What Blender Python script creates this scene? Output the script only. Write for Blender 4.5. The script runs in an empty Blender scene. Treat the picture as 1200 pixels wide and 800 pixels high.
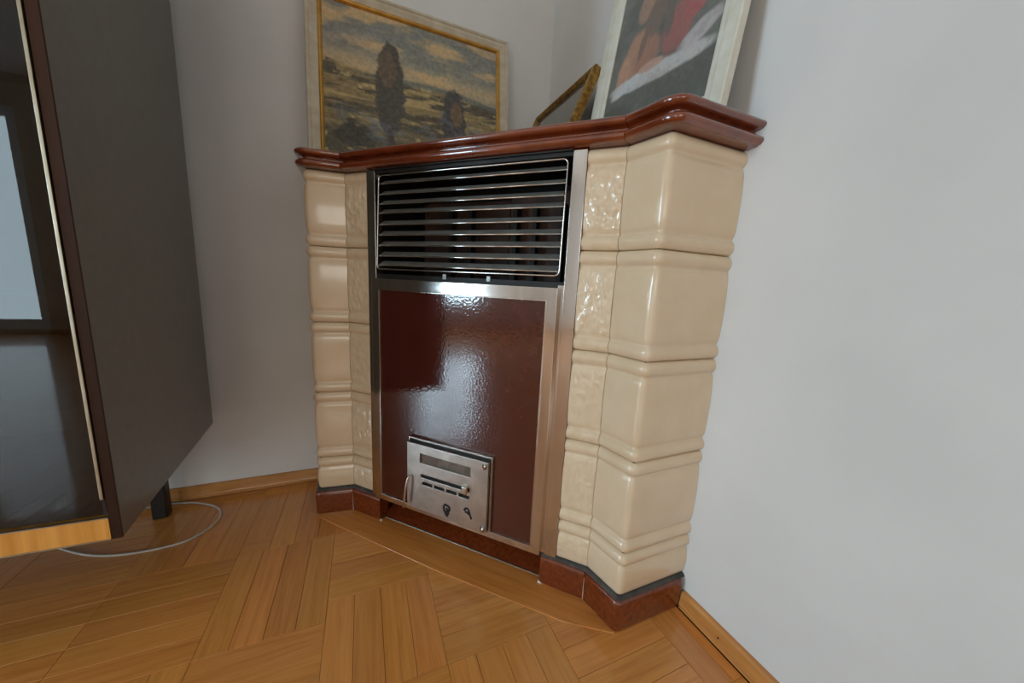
import bpy, bmesh, math, random
import numpy as np
from mathutils import Matrix, Vector, noise as mnoise

random.seed(7)
scene = bpy.context.scene
COL = scene.collection

# ------------------------------------------------------------------ camera
CAM = np.array([0.77698, 1.50667, 0.83887])
YAW, PITCH, ROLL, FPX = 0.4103, 0.1691, 0.0500, 403.39
fw = np.array([-math.sin(YAW) * math.cos(PITCH), -math.cos(YAW) * math.cos(PITCH), -math.sin(PITCH)])
rt = np.cross(fw, [0, 0, 1.0]); rt /= np.linalg.norm(rt)
up = np.cross(rt, fw)
r2 = rt * math.cos(ROLL) + up * math.sin(ROLL)
u2 = -rt * math.sin(ROLL) + up * math.cos(ROLL)
cd_ = bpy.data.cameras.new('camera')
cam = bpy.data.objects.new('camera', cd_)
COL.objects.link(cam)
cd_.sensor_width = 36.0
cd_.sensor_fit = 'HORIZONTAL'
cd_.lens = 36.0 * FPX / 1200.0
cd_.clip_start = 0.02
cam.matrix_world = Matrix(((r2[0], u2[0], -fw[0], CAM[0]), (r2[1], u2[1], -fw[1], CAM[1]),
                           (r2[2], u2[2], -fw[2], CAM[2]), (0, 0, 0, 1)))
scene.camera = cam

# ------------------------------------------------------------------ world, daylight, exposure
RX, RY, RZ = 5.30, 5.30, 2.70          # room size; the stove corner is the origin
WIN = (0.95, 2.10, 0.41, 2.15)         # window in the far wall: y0, y1, z0, z1
BAL = (4.37, 5.24, 0.05, 2.40)         # balcony door in the wall behind the camera: x0, x1, z0, z1
FILL_WIN = (1.30, 2.90, 0.85, 2.15)        # unseen window added for fill in that same wall: x0, x1, z0, z1
world = bpy.data.worlds.new('overcast_sky')
scene.world = world
world.use_nodes = True
world.node_tree.nodes['Background'].inputs[0].default_value = (0.80, 0.90, 1.0, 1)
world.node_tree.nodes['Background'].inputs[1].default_value = 1.2


def daylight(name, rect, watts, col=(0.64, 0.83, 1.0), front=False):
    y0, y1, z0, z1 = rect
    l = bpy.data.lights.new(name, 'AREA')
    l.shape = 'RECTANGLE'
    l.size = y1 - y0
    l.size_y = z1 - z0
    l.energy = watts
    l.color = col
    o = bpy.data.objects.new(name, l)
    COL.objects.link(o)
    o.location = (RX + 0.22, (y0 + y1) / 2, (z0 + z1) / 2)
    o.rotation_euler = (math.radians(90), 0, math.radians(90))
    if front:
        o.location = ((y0 + y1) / 2, RY + 0.22, (z0 + z1) / 2)
        o.rotation_euler = (math.radians(-90), 0, 0)
    return o


daylight('daylight_window', WIN, 100)
daylight('daylight_balcony', BAL, 28, (0.72, 0.87, 1.0), True)
daylight('fill_front_window', FILL_WIN, 20, (1.0, 0.90, 0.80), True)  # warm fill light, added through the invented second window
vs = scene.view_settings
vs.view_transform = 'Standard'
vs.look = 'None'
vs.gamma = 1.0
vs.use_curve_mapping = False
vs.exposure = 0.58


# ------------------------------------------------------------------ materials
def lin(c):
    return tuple(((v / 255) / 12.92 if v <= 10.31 else (((v / 255) + 0.055) / 1.055) ** 2.4) for v in c) + (1,)


class Mat:
    def __init__(self, name, col, rough=0.5, metal=0.0, spec=0.5, coat=0.0, coat_rough=0.05):
        self.m = bpy.data.materials.new(name)
        self.m.use_nodes = True
        self.nt = self.m.node_tree
        self.b = self.nt.nodes['Principled BSDF']
        self.b.inputs['Base Color'].default_value = lin(col)
        self.b.inputs['Roughness'].default_value = rough
        self.b.inputs['Metallic'].default_value = metal
        self.b.inputs['Specular IOR Level'].default_value = spec
        self.b.inputs['Coat Weight'].default_value = coat
        self.b.inputs['Coat Roughness'].default_value = coat_rough

    def n(self, t, **kw):
        nd = self.nt.nodes.new(t)
        for k, v in kw.items():
            if k in nd.inputs:
                nd.inputs[k].default_value = v
            else:
                setattr(nd, k, v)
        return nd

    def l(self, a, b):
        self.nt.links.new(a, b)

    def coords(self, scale=(1, 1, 1), kind='Object'):
        tc = self.n('ShaderNodeTexCoord')
        mp = self.n('ShaderNodeMapping')
        mp.inputs['Scale'].default_value = scale
        self.l(tc.outputs[kind], mp.inputs['Vector'])
        return mp.outputs['Vector']

    def ramp(self, fac, stops):
        r = self.n('ShaderNodeValToRGB')
        e = r.color_ramp.elements
        while len(e) < len(stops):
            e.new(0.5)
        for el, (p, c) in zip(e, stops):
            el.position = p
            el.color = lin(c)
        self.l(fac, r.inputs['Fac'])
        return r.outputs['Color']

    def mottle(self, c1, c2, scale=6, detail=4, vec_scale=(1, 1, 1), lo=0.35, hi=0.65):
        nz = self.n('ShaderNodeTexNoise')
        nz.inputs['Scale'].default_value = scale
        nz.inputs['Detail'].default_value = detail
        self.l(self.coords(vec_scale), nz.inputs['Vector'])
        self.l(self.ramp(nz.outputs['Fac'], [(lo, c1), (hi, c2)]), self.b.inputs['Base Color'])
        return self

    def bump(self, scale, strength, dist=0.002, detail=2, vec_scale=(1, 1, 1)):
        nz = self.n('ShaderNodeTexNoise')
        nz.inputs['Scale'].default_value = scale
        nz.inputs['Detail'].default_value = detail
        self.l(self.coords(vec_scale), nz.inputs['Vector'])
        bp = self.n('ShaderNodeBump')
        bp.inputs['Strength'].default_value = strength
        bp.inputs['Distance'].default_value = dist
        self.l(nz.outputs['Fac'], bp.inputs['Height'])
        self.l(bp.outputs['Normal'], self.b.inputs['Normal'])
        if self.b.inputs['Coat Weight'].default_value > 0:
            self.l(bp.outputs['Normal'], self.b.inputs['Coat Normal'])
        return self


M_wall = Mat('wall_paint', (226, 224, 222), 0.85, spec=0.2).mottle((222, 220, 218), (229, 227, 225), 3)
M_wall.bump(45, 0.25, 0.0012, 3, (1, 1, 0.25))
M_beige = Mat('beige_wall_paint', (222, 200, 178), 0.85, spec=0.2).mottle((218, 195, 172), (226, 205, 184), 3)
M_ceil = Mat('ceiling_paint', (235, 234, 231), 0.9, spec=0.2).mottle((233, 232, 229), (237, 236, 233), 2)
M_tile = Mat('cream_glaze', (228, 204, 172), 0.22, coat=0.35, coat_rough=0.08).mottle((226, 201, 168), (231, 207, 177), 14)
M_tile.bump(22, 0.22, 0.0016, 2)
M_relief = Mat('cream_relief_glaze', (228, 204, 172), 0.2, coat=0.4, coat_rough=0.07).mottle((225, 200, 166), (232, 209, 179), 40)
M_relief.bump(130, 0.35, 0.0015, 2)
M_brown = Mat('brown_glaze', (116, 50, 22), 0.16, coat=0.6, coat_rough=0.05).mottle((108, 45, 20), (132, 60, 27), 16, 4)
M_brown.b.inputs['Coat Weight'].default_value = 1.0
M_brown.b.inputs['Coat IOR'].default_value = 1.65
M_brown.bump(30, 0.1, 0.001, 2)
M_plinth = Mat('brown_plinth_glaze', (104, 44, 22), 0.2, coat=0.5, coat_rough=0.06).mottle((100, 42, 18), (124, 56, 25), 90, 4)
M_plinth.bump(40, 0.1, 0.001, 2)
M_enamel = Mat('oxblood_enamel', (66, 24, 18), 0.1, coat=1.0, coat_rough=0.015).mottle((70, 23, 15), (76, 27, 18), 30)
M_enamel.bump(150, 0.20, 0.0012, 1)
M_grout = Mat('dark_grout', (70, 66, 62), 0.8).mottle((58, 55, 52), (84, 80, 76), 30)
M_steel = Mat('brushed_steel', (212, 207, 202), 0.12, 1.0).mottle((204, 199, 194), (218, 214, 210), 30, 3, (1, 1, 0.08))
M_steel.bump(240, 0.05, 0.0004, 2, (1, 1, 0.03))
M_plate = Mat('satin_steel', (190, 184, 176), 0.34, 1.0).mottle((178, 172, 164), (200, 194, 187), 22, 5)
M_shutter = Mat('dulled_shutter_steel', (120, 108, 98), 0.5, 0.6).mottle((106, 95, 86), (132, 120, 110), 40)
M_wire = Mat('polished_steel_wire', (210, 204, 196), 0.18, 1.0).mottle((200, 194, 186), (216, 211, 204), 50)
M_slat = Mat('grey_louvre_steel', (150, 150, 144), 0.4, 0.5).mottle((140, 141, 136), (158, 158, 152), 30)
M_black = Mat('soot_black_iron', (22, 20, 19), 0.6).mottle((16, 15, 14), (32, 29, 27), 20)
M_rust = Mat('rusty_heater_sheet', (64, 44, 34), 0.6).mottle((44, 32, 26), (84, 56, 40), 12, 5)
M_cream = Mat('cream_moulding', (206, 192, 168), 0.45).mottle((196, 181, 156), (213, 200, 178), 30)
M_pale = Mat('pale_moulding', (224, 220, 204), 0.42).mottle((217, 212, 195), (229, 226, 213), 25)
M_gold = Mat('gilt_moulding', (196, 146, 62), 0.32, 0.55).mottle((186, 136, 56), (206, 158, 76), 30, 3)
M_oldgold = Mat('old_gilt_moulding', (150, 112, 50), 0.36, 0.5).mottle((120, 86, 36), (176, 136, 66), 70, 5)
M_board = Mat('cabinet_side_film', (106, 101, 94), 0.30, coat=0.15, coat_rough=0.2).mottle((103, 98, 91), (109, 104, 97), 40)
M_board.bump(300, 0.08, 0.0004, 2)
M_edge = Mat('walnut_edge', (66, 40, 25), 0.6, spec=0.2).mottle((54, 32, 20), (80, 48, 28), 14, 6, (1, 1, 0.06))
M_maple = Mat('amber_veneer', (226, 158, 70), 0.4).mottle((212, 142, 56), (236, 172, 86), 10, 6, (6, 1, 0.3))
M_in = Mat('cabinet_inside', (40, 28, 20), 0.6).mottle((32, 22, 16), (52, 36, 25), 8, 5, (1, 1, 0.1))
M_brass = Mat('pale_brass_strip', (176, 168, 148), 0.35, 1.0).mottle((168, 159, 138), (184, 176, 158), 20)
M_rubber = Mat('black_plastic', (24, 23, 24), 0.4).mottle((20, 19, 20), (30, 29, 30), 30)
M_cable = Mat('grey_cable_sheath', (192, 186, 176), 0.45).mottle((184, 178, 168), (200, 194, 184), 60)
M_frame = Mat('white_window_paint', (236, 236, 234), 0.4).mottle((232, 232, 230), (240, 240, 238), 5)
M_gap = Mat('floor_gap', (72, 48, 30), 0.9).mottle((60, 40, 25), (84, 57, 36), 20)
M_curtain = Mat('sheer_curtain', (226, 216, 196), 0.9).mottle((218, 206, 184), (232, 224, 206), 8, 3, (4, 4, 0.1))
M_grey = Mat('grey_picture_glass', (96, 92, 84), 0.1, coat=0.4).mottle((82, 78, 70), (112, 106, 96), 18)


def glass_mat(name, tint):
    m = Mat(name, (255, 255, 255))
    nt = m.nt
    out = nt.nodes['Material Output']
    nt.nodes.remove(m.b)
    tr = nt.nodes.new('ShaderNodeBsdfTransparent')
    tr.inputs[0].default_value = tint + (1,)
    gl = nt.nodes.new('ShaderNodeBsdfGlossy')
    gl.inputs['Roughness'].default_value = 0.01
    gl.inputs['Color'].default_value = (0.95, 0.95, 0.95, 1)
    fr = nt.nodes.new('ShaderNodeFresnel')
    fr.inputs['IOR'].default_value = 1.55
    mx = nt.nodes.new('ShaderNodeMixShader')
    ge = nt.nodes.new('ShaderNodeNewGeometry')
    inv = nt.nodes.new('ShaderNodeMath'); inv.operation = 'SUBTRACT'; inv.inputs[0].default_value = 1.0
    mu = nt.nodes.new('ShaderNodeMath'); mu.operation = 'MULTIPLY'
    nt.links.new(ge.outputs['Backfacing'], inv.inputs[1])
    nt.links.new(fr.outputs[0], mu.inputs[0]); nt.links.new(inv.outputs[0], mu.inputs[1])
    nt.links.new(mu.outputs[0], mx.inputs[0])
    nt.links.new(tr.outputs[0], mx.inputs[1])
    nt.links.new(gl.outputs[0], mx.inputs[2])
    nt.links.new(mx.outputs[0], out.inputs[0])
    return m


M_glass = glass_mat('clear_pane', (0.94, 0.97, 0.96))
M_smoked = glass_mat('smoked_pane', (0.30, 0.27, 0.25))


def wood_mat(name, dark, mid, light, rough=0.3, coat=0.35):
    m = Mat(name, mid, rough, coat=coat, coat_rough=0.07)
    at = m.n('ShaderNodeAttribute'); at.attribute_name = 'gc'
    oi = m.n('ShaderNodeObjectInfo')
    sp = m.n('ShaderNodeSeparateXYZ'); m.l(at.outputs['Vector'], sp.inputs[0])
    rnd = m.n('ShaderNodeMath'); rnd.operation = 'ADD'
    m.l(sp.outputs['Z'], rnd.inputs[0]); m.l(oi.outputs['Random'], rnd.inputs[1])
    sx = m.n('ShaderNodeMath'); sx.operation = 'MULTIPLY'; sx.inputs[1].default_value = 5.0; m.l(sp.outputs['X'], sx.inputs[0])
    sy = m.n('ShaderNodeMath'); sy.operation = 'MULTIPLY'; sy.inputs[1].default_value = 90.0; m.l(sp.outputs['Y'], sy.inputs[0])
    sz = m.n('ShaderNodeMath'); sz.operation = 'MULTIPLY'; sz.inputs[1].default_value = 37.0; m.l(rnd.outputs[0], sz.inputs[0])
    cb = m.n('ShaderNodeCombineXYZ')
    m.l(sx.outputs[0], cb.inputs[0]); m.l(sy.outputs[0], cb.inputs[1]); m.l(sz.outputs[0], cb.inputs[2])
    nz = m.n('ShaderNodeTexNoise'); nz.inputs['Scale'].default_value = 1.0; nz.inputs['Detail'].default_value = 6
    nz.inputs['Roughness'].default_value = 0.62; nz.inputs['Distortion'].default_value = 0.5
    m.l(cb.outputs[0], nz.inputs['Vector'])
    grain = m.ramp(nz.outputs['Fac'], [(0.28, dark), (0.5, mid), (0.72, light)])
    wn = m.n('ShaderNodeTexWhiteNoise'); wn.noise_dimensions = '1D'
    m.l(rnd.outputs[0], wn.inputs['W'])
    hs = m.n('ShaderNodeHueSaturation')
    mr = m.n('ShaderNodeMapRange'); mr.inputs['To Min'].default_value = 0.88; mr.inputs['To Max'].default_value = 1.06
    m.l(wn.outputs['Value'], mr.inputs['Value']); m.l(mr.outputs[0], hs.inputs['Value'])
    mr2 = m.n('ShaderNodeMapRange'); mr2.inputs['To Min'].default_value = 0.495; mr2.inputs['To Max'].default_value = 0.503
    wn2 = m.n('ShaderNodeTexWhiteNoise'); wn2.noise_dimensions = '1D'
    ad = m.n('ShaderNodeMath'); ad.operation = 'ADD'; ad.inputs[1].default_value = 3.7
    m.l(rnd.outputs[0], ad.inputs[0]); m.l(ad.outputs[0], wn2.inputs['W'])
    m.l(wn2.outputs['Value'], mr2.inputs['Value']); m.l(mr2.outputs[0], hs.inputs['Hue'])
    m.l(grain, hs.inputs['Color']); m.l(hs.outputs[0], m.b.inputs['Base Color'])
    bp = m.n('ShaderNodeBump'); bp.inputs['Strength'].default_value = 0.12; bp.inputs['Distance'].default_value = 0.0006
    m.l(nz.outputs['Fac'], bp.inputs['Height']); m.l(bp.outputs[0], m.b.inputs['Normal'])
    return m


M_parquet = wood_mat('oak_parquet', (194, 122, 53), (214, 141, 66), (223, 154, 80), 0.32, 0.8)
M_base = wood_mat('oak_baseboard', (176, 112, 52), (200, 136, 70), (214, 154, 88), 0.4, 0.2)


# ------------------------------------------------------------------ mesh helpers
ROOT = {}


def origin_of(parent):
    return ROOT.get(parent.name, np.zeros(3)) if parent else np.zeros(3)


def mesh(name, V, F, mat, parent=None, smooth=False, bevel=0.0, seg=2, gc=None, label=None):
    V = np.asarray(V, float) - origin_of(parent)
    me = bpy.data.meshes.new(name)
    me.from_pydata([tuple(v) for v in V], [], F)
    bm = bmesh.new(); bm.from_mesh(me)
    bmesh.ops.recalc_face_normals(bm, faces=bm.faces)
    bm.to_mesh(me); bm.free()
    if gc is not None:
        a = me.attributes.new('gc', 'FLOAT_VECTOR', 'POINT')
        a.data.foreach_set('vector', np.asarray(gc, np.float32).ravel())
    me.materials.append(mat.m)
    if smooth:
        for p in me.polygons:
            p.use_smooth = True
    o = bpy.data.objects.new(name, me)
    COL.objects.link(o)
    if parent:
        o.parent = parent
        ROOT[o.name] = origin_of(parent)
    else:
        ROOT[o.name] = np.zeros(3)
    if bevel:
        b = o.modifiers.new('bevel', 'BEVEL'); b.width = bevel; b.segments = seg; b.limit_method = 'ANGLE'
        b.angle_limit = math.radians(40)
        for p in me.polygons:
            p.use_smooth = True
        w = o.modifiers.new('wn', 'WEIGHTED_NORMAL'); w.keep_sharp = True
    if label:
        o['label'] = label
    return o


def smooth_angle(o, deg=40):
    me = o.data
    bm = bmesh.new(); bm.from_mesh(me)
    for e in bm.edges:
        if len(e.link_faces) == 2 and e.calc_face_angle(0) > math.radians(deg):
            e.smooth = False
    for f in bm.faces:
        f.smooth = True
    bm.to_mesh(me); bm.free()
    return o


def thing(name, label, cat, loc, group=None):
    o = bpy.data.objects.new(name, None)
    COL.objects.link(o)
    o.location = loc
    o.empty_display_size = 0.05
    o['label'] = label
    o['category'] = cat
    if group:
        o['group'] = group
    ROOT[o.name] = np.array(loc, float)
    return o


def tag(o, label, cat, group=None):
    o['label'] = label; o['category'] = cat
    if group:
        o['group'] = group
    return o


BF = [(0, 1, 2, 3), (4, 7, 6, 5), (0, 4, 5, 1), (1, 5, 6, 2), (2, 6, 7, 3), (3, 7, 4, 0)]


def boxes(rects, fn=None):
    V, F = [], []
    for (a0, a1, b0, b1, c0, c1) in rects:
        n = len(V)
        for c in (c0, c1):
            for (a, b) in ((a0, b0), (a1, b0), (a1, b1), (a0, b1)):
                V.append((a, b, c) if fn is None else fn(a, b, c))
        F += [tuple(n + i for i in f) for f in BF]
    return V, F


def prism(poly, z0, z1):
    n = len(poly)
    V = [(x, y, z0) for x, y in poly] + [(x, y, z1) for x, y in poly]
    F = [tuple(range(n))[::-1], tuple(range(n, 2 * n))] + [(i, (i + 1) % n, n + (i + 1) % n, n + i) for i in range(n)]
    return V, F


def tube(pts, r, n=8, closed=False):
    pts = [Vector(p) for p in pts]
    V, F = [], []
    up0 = None
    m = len(pts)
    for i, p in enumerate(pts):
        a = pts[(i - 1) % m] if (closed or i > 0) else p
        b = pts[(i + 1) % m] if (closed or i < m - 1) else p
        t = (b - a).normalized()
        if up0 is None:
            up0 = Vector((0, 0, 1)) if abs(t.z) < 0.9 else Vector((1, 0, 0))
        x = t.cross(up0).normalized(); y = x.cross(t).normalized(); up0 = y
        for k in range(n):
            w = 2 * math.pi * k / n
            V.append(tuple(p + (x * math.cos(w) + y * math.sin(w)) * r))
    for i in range(m if closed else m - 1):
        j = (i + 1) % m
        for k in range(n):
            F.append((i * n + k, i * n + (k + 1) % n, j * n + (k + 1) % n, j * n + k))
    if not closed:
        F += [tuple(range(n))[::-1], tuple(range((m - 1) * n, m * n))]
    return V, F


def spline(P, k=8):
    P = [Vector(p) for p in P]
    out = []
    for i in range(len(P) - 1):
        p0, p1, p2, p3 = P[max(i - 1, 0)], P[i], P[i + 1], P[min(i + 2, len(P) - 1)]
        for j in range(k):
            t = j / k
            out.append(0.5 * ((2 * p1) + (p2 - p0) * t + (2 * p0 - 5 * p1 + 4 * p2 - p3) * t * t + (3 * p1 - p0 - 3 * p2 + p3) * t ** 3))
    out.append(P[-1])
    return out


# ------------------------------------------------------------------ room shell
def struct(name, V, F, mat, **kw):
    o = mesh(name, V, F, mat, **kw)
    o['kind'] = 'structure'
    return o


T = 0.15
struct('wall_back', *boxes([(-T, RX + T, -T, 0, -0.1, RZ)]), M_wall)
struct('wall_right', *boxes([(-T, 0, 0, RY, -0.1, RZ)]), M_wall)
w = WIN; b = BAL; q = FILL_WIN
struct('wall_front', *boxes([(-T, q[0], RY, RY + T, -0.1, RZ), (q[0], q[1], RY, RY + T, -0.1, q[2]), (q[0], q[1], RY, RY + T, q[3], RZ),
                             (q[1], b[0], RY, RY + T, -0.1, RZ), (b[0], b[1], RY, RY + T, -0.1, b[2]), (b[0], b[1], RY, RY + T, b[3], RZ),
                             (b[1], RX + T, RY, RY + T, -0.1, RZ)]), M_beige)
struct('wall_left', *boxes([(RX, RX + T, 0, w[0], -0.1, RZ), (RX, RX + T, w[0], w[1], -0.1, w[2]), (RX, RX + T, w[0], w[1], w[3], RZ),
                            (RX, RX + T, w[1], RY, -0.1, RZ)]), M_wall)
struct('ceiling', *boxes([(-T, RX + T, -T, RY + T, RZ, RZ + 0.1)]), M_ceil)


def glazed(name, rect, nlights, label, front=False):
    y0, y1, z0, z1 = rect
    fx0, fx1 = (RY if front else RX) + 0.05, (RY if front else RX) + 0.11
    fn = (lambda a, b_, c: (b_, a, c)) if front else None
    t = 0.06
    rs = [(fx0, fx1, y0, y0 + t, z0, z1), (fx0, fx1, y1 - t, y1, z0, z1), (fx0, fx1, y0 + t, y1 - t, z0, z0 + t), (fx0, fx1, y0 + t, y1 - t, z1 - t, z1)]
    fr = struct(name, *boxes(rs, fn), M_frame)
    fr['label'] = label
    ww = (y1 - y0 - 2 * t) / nlights
    for i in range(nlights):
        a, c = y0 + t + i * ww, y0 + t + (i + 1) * ww
        s = 0.045
        mesh('sash', *boxes([(fx0 + .005, fx1 - .005, a, a + s, z0 + t, z1 - t), (fx0 + .005, fx1 - .005, c - s, c, z0 + t, z1 - t),
                             (fx0 + .005, fx1 - .005, a + s, c - s, z0 + t, z0 + t + s), (fx0 + .005, fx1 - .005, a + s, c - s, z1 - t - s, z1 - t)], fn), M_frame, fr)
        mesh('pane', *boxes([(fx0 + .028, fx0 + .032, a + s, c - s, z0 + t + s, z1 - t - s)], fn), M_glass, fr)
    return fr


glazed('window_1', WIN, 2, 'white two-sash window across the room from the stove')
glazed('door_1', BAL, 1, 'white glazed balcony door in the wall opposite the back wall', True)
glazed('fill_window', FILL_WIN, 2, 'white two-sash window added for fill light opposite the back wall', True)  # out of view, put in as the opening for the fill light

# floor: dark sub-floor, oak strips on top, each strip in the near part its own piece
floor = struct('floor', *boxes([(-T, RX + T, -T, RY + T, -0.1, -0.011)]), M_gap)
_strip_cache = {}
far_V, far_F, far_G = [], [], []


def strip_mesh(Ln, W):
    g = 0.00035
    hx, hy = Ln / 2 - g, W / 2 - g
    c = 0.0006
    V, G = [], []
    for (sx, sy, z) in ((hx, hy, -0.011), (hx, hy, -c), (hx - c, hy - c, 0)):
        for (a, bb) in ((-1, -1), (1, -1), (1, 1), (-1, 1)):
            V.append((a * sx, bb * sy, z)); G.append((a * sx, bb * sy, 0))
    F = [(3, 2, 1, 0), (8, 9, 10, 11)]
    for k in (0, 4):
        for i in range(4):
            F.append((k + i, k + (i + 1) % 4, k + 4 + (i + 1) % 4, k + 4 + i))
    return V, F, G


n_strips = 0


def strip(x0, x1, y0, y1, horiz):
    global n_strips
    x0 = max(x0, 0.018); y0 = max(y0, 0.016); x1 = min(x1, RX - .015); y1 = min(y1, RY - .015)
    if x1 - x0 < 0.008 or y1 - y0 < 0.008:
        return
    if x0 + y0 < 0.55 and x1 + y1 < 0.95 and x1 < .75 and y1 < .75:
        return                                     # under the stove
    Ln, W = ((x1 - x0), (y1 - y0)) if horiz else ((y1 - y0), (x1 - x0))
    cx, cy = (x0 + x1) / 2, (y0 + y1) / 2
    if x0 < 2.05 and y0 < 1.75:
        key = (round(Ln, 3), round(W, 3))
        if key not in _strip_cache:
            V, F, G = strip_mesh(*key)
            o = mesh('parquet_strip', V, F, M_parquet, floor, gc=G)
            _strip_cache[key] = o
        else:
            o = _strip_cache[key].copy(); COL.objects.link(o)
        o.location = (cx, cy, random.uniform(-.0004, 0.0))
        o.rotation_euler = (0, 0, (0 if horiz else math.pi / 2) + (math.pi if random.random() < .5 else 0))
        n_strips += 1
    else:
        V, F, G = strip_mesh(Ln, W)
        rr = random.random() * 50
        n = len(far_V)
        for v, g in zip(V, G):
            x, y, z = v
            far_V.append((cx + x, cy + y, z) if horiz else (cx - y, cy + x, z))
            far_G.append((g[0], g[1], rr))
        far_F.extend(tuple(n + i for i in f) for f in F)


def panel(x0, x1, y0, y1, horiz, k):
    for i in range(k):
        if horiz:
            strip(x0, x1, y0 + (y1 - y0) * i / k, y0 + (y1 - y0) * (i + 1) / k, True)
        else:
            strip(x0 + (x1 - x0) * i / k, x0 + (x1 - x0) * (i + 1) / k, y0, y1, False)


CS = 0.2567
for ci in range(-4, 19):
    cx0 = 0.88 + ci * CS
    if cx0 > RX:
        continue
    right = ci < 0                     # columns right of the long joint at x = 0.88
    for rj in range(-3, 21):
        y0 = 0.630 + rj * CS; y1 = y0 + CS
        horiz = (ci + rj) % 2 == 0 or (ci == 2 and rj == -1)
        if not right:
            # the rows left of the long joint lie 5.5 cm further out
            if rj == -1:
                y1 = 0.685
            elif rj >= 0:
                y0 += 0.055; y1 += 0.055
            elif rj < -1:
                continue
        k = 5 if (not right and rj == -1 and horiz) else 4
        panel(cx0, cx0 + CS, y0, y1, horiz, k)
    if not right:
        if ci == 0:
            strip(0.88, 0.93, 0.0, 0.373, False)
            strip(0.93, 0.995, 0.0, 0.373, False); strip(0.995, 1.060, 0.0, 0.373, False)
            strip(1.060, 1.1367, 0.308, 0.373, True)
            panel(1.060, 1.1367, 0.062, 0.308, False, 1); strip(1.060, 1.1367, 0.0, 0.062, True)
        else:
            strip(cx0, cx0 + CS, 0.0, 0.062, True)
            panel(cx0, cx0 + CS, 0.062, 0.373, ci % 2 == 0, 5 if ci % 2 == 0 else 4)
o = mesh('parquet_strips_beyond', far_V, far_F, M_parquet, floor, gc=far_G)
o['kind'] = 'stuff'

# ------------------------------------------------------------------ stove plan
P0 = np.array([.935, 0.0]); P1 = np.array([.935, .239]); P2 = np.array([.822, .253])
P3 = np.array([.239, .853]); P4 = np.array([.218, .955]); P5 = np.array([0.0, .955])
DV = (P3 - P2) / np.linalg.norm(P3 - P2)
NN = np.array([-DV[1], DV[0]])
NN = NN if NN.sum() > 0 else -NN
SLEN = float(np.linalg.norm(P3 - P2))


def D(s, z, off=0.0):
    p = P2 + DV * s + NN * off
    return (p[0], p[1], z)


def dfn(s, off, z):
    return D(s, z, off)


def dbox(name, rects, mat, parent, **kw):
    """boxes given as (s0, s1, z0, z1, off0, off1) on the diagonal front"""
    V, F = boxes([(r[0], r[1], r[4], r[5], r[2], r[3]) for r in rects], dfn)
    return mesh(name, V, F, mat, parent, **kw)


def mitre(path, start_dir=None, end_dir=None):
    """left-hand outward offsets (2-D) for every vertex of an open path; start/end_dir: neighbours past the ends for mitred joints"""
    n = len(path)
    nrm = []
    for i in range(n - 1):
        d = path[i + 1] - path[i]; d = d / np.linalg.norm(d)
        nrm.append(np.array([-d[1], d[0]]))
    out = []
    for i in range(n):
        a = nrm[i - 1] if i > 0 else (start_dir if start_dir is not None else nrm[0])
        b_ = nrm[i] if i < n - 1 else (end_dir if end_dir is not None else nrm[-1])
        m = a + b_
        m = m / np.linalg.norm(m)
        out.append(m / max(0.35, float(m @ a)))
    return out


def densify(path, step, corner_r=0.0):
    """subdivide straight runs; round interior corners with radius corner_r"""
    pts = [np.array(path[0], float)]
    for i in range(1, len(path) - 1):
        a, c, e = map(lambda q: np.array(q, float), (path[i - 1], path[i], path[i + 1]))
        if corner_r > 0:
            d1 = (a - c) / np.linalg.norm(a - c); d2 = (e - c) / np.linalg.norm(e - c)
            A, B = c + d1 * corner_r, c + d2 * corner_r
            for t in np.linspace(0, 1, 6):
                pts.append((1 - t) ** 2 * A + 2 * t * (1 - t) * c + t * t * B)
        else:
            pts.append(c)
    pts.append(np.array(path[-1], float))
    out = [pts[0]]
    for i in range(1, len(pts)):
        L = np.linalg.norm(pts[i] - pts[i - 1])
        k = max(1, int(math.ceil(L / step)))
        for j in range(1, k + 1):
            out.append(pts[i - 1] + (pts[i] - pts[i - 1]) * j / k)
    return out


def sweep(name, path, prof, depth, mat, parent, start_dir=None, end_dir=None, disp=None, label=None, sharp=50):
    """solid swept along path; prof = [(z, outset)], back face at -depth"""
    off = mitre(path, start_dir, end_dir)
    n, m = len(path), len(prof)
    V, F = [], []
    for i in range(n):
        for j, (z, o_) in enumerate(prof):
            extra = disp(i / (n - 1), j / (m - 1), path[i], z) if disp else 0.0
            p = path[i] + off[i] * (o_ + extra)
            V.append((p[0], p[1], z))
    for i in range(n - 1):
        for j in range(m - 1):
            F.append((i * m + j, (i + 1) * m + j, (i + 1) * m + j + 1, i * m + j + 1))
    base = len(V)
    for i in range(n):
        p = path[i] - off[i] * depth
        V.append((p[0], p[1], prof[0][0])); V.append((p[0], p[1], prof[-1][0]))
    for i in range(n - 1):
        bl, bt = base + 2 * i, base + 2 * i + 1
        nl, ntp = base + 2 * (i + 1), base + 2 * (i + 1) + 1
        F.append((bl, bt, ntp, nl))
        F.append((i * m, bl, nl, (i + 1) * m))
        F.append((i * m + m - 1, (i + 1) * m + m - 1, ntp, bt))
    F.append(tuple([base, base + 1] + [m - 1 - j for j in range(m)]))
    e = (n - 1) * m
    F.append(tuple([base + 2 * (n - 1) + 1, base + 2 * (n - 1)] + [e + j for j in range(m)]))
    o = mesh(name, V, F, mat, parent, label=label)
    return smooth_angle(o, sharp)


stove = thing('tiled_stove', 'corner stove of cream tiles with oxblood enamel door and brown glazed cornice', 'stove', (0.35, 0.35, 0.0))

ROWS = [(0.092, 0.208), (0.208, 0.444), (0.444, 0.682), (0.682, 0.9226), (0.9226, 1.147)]


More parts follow.
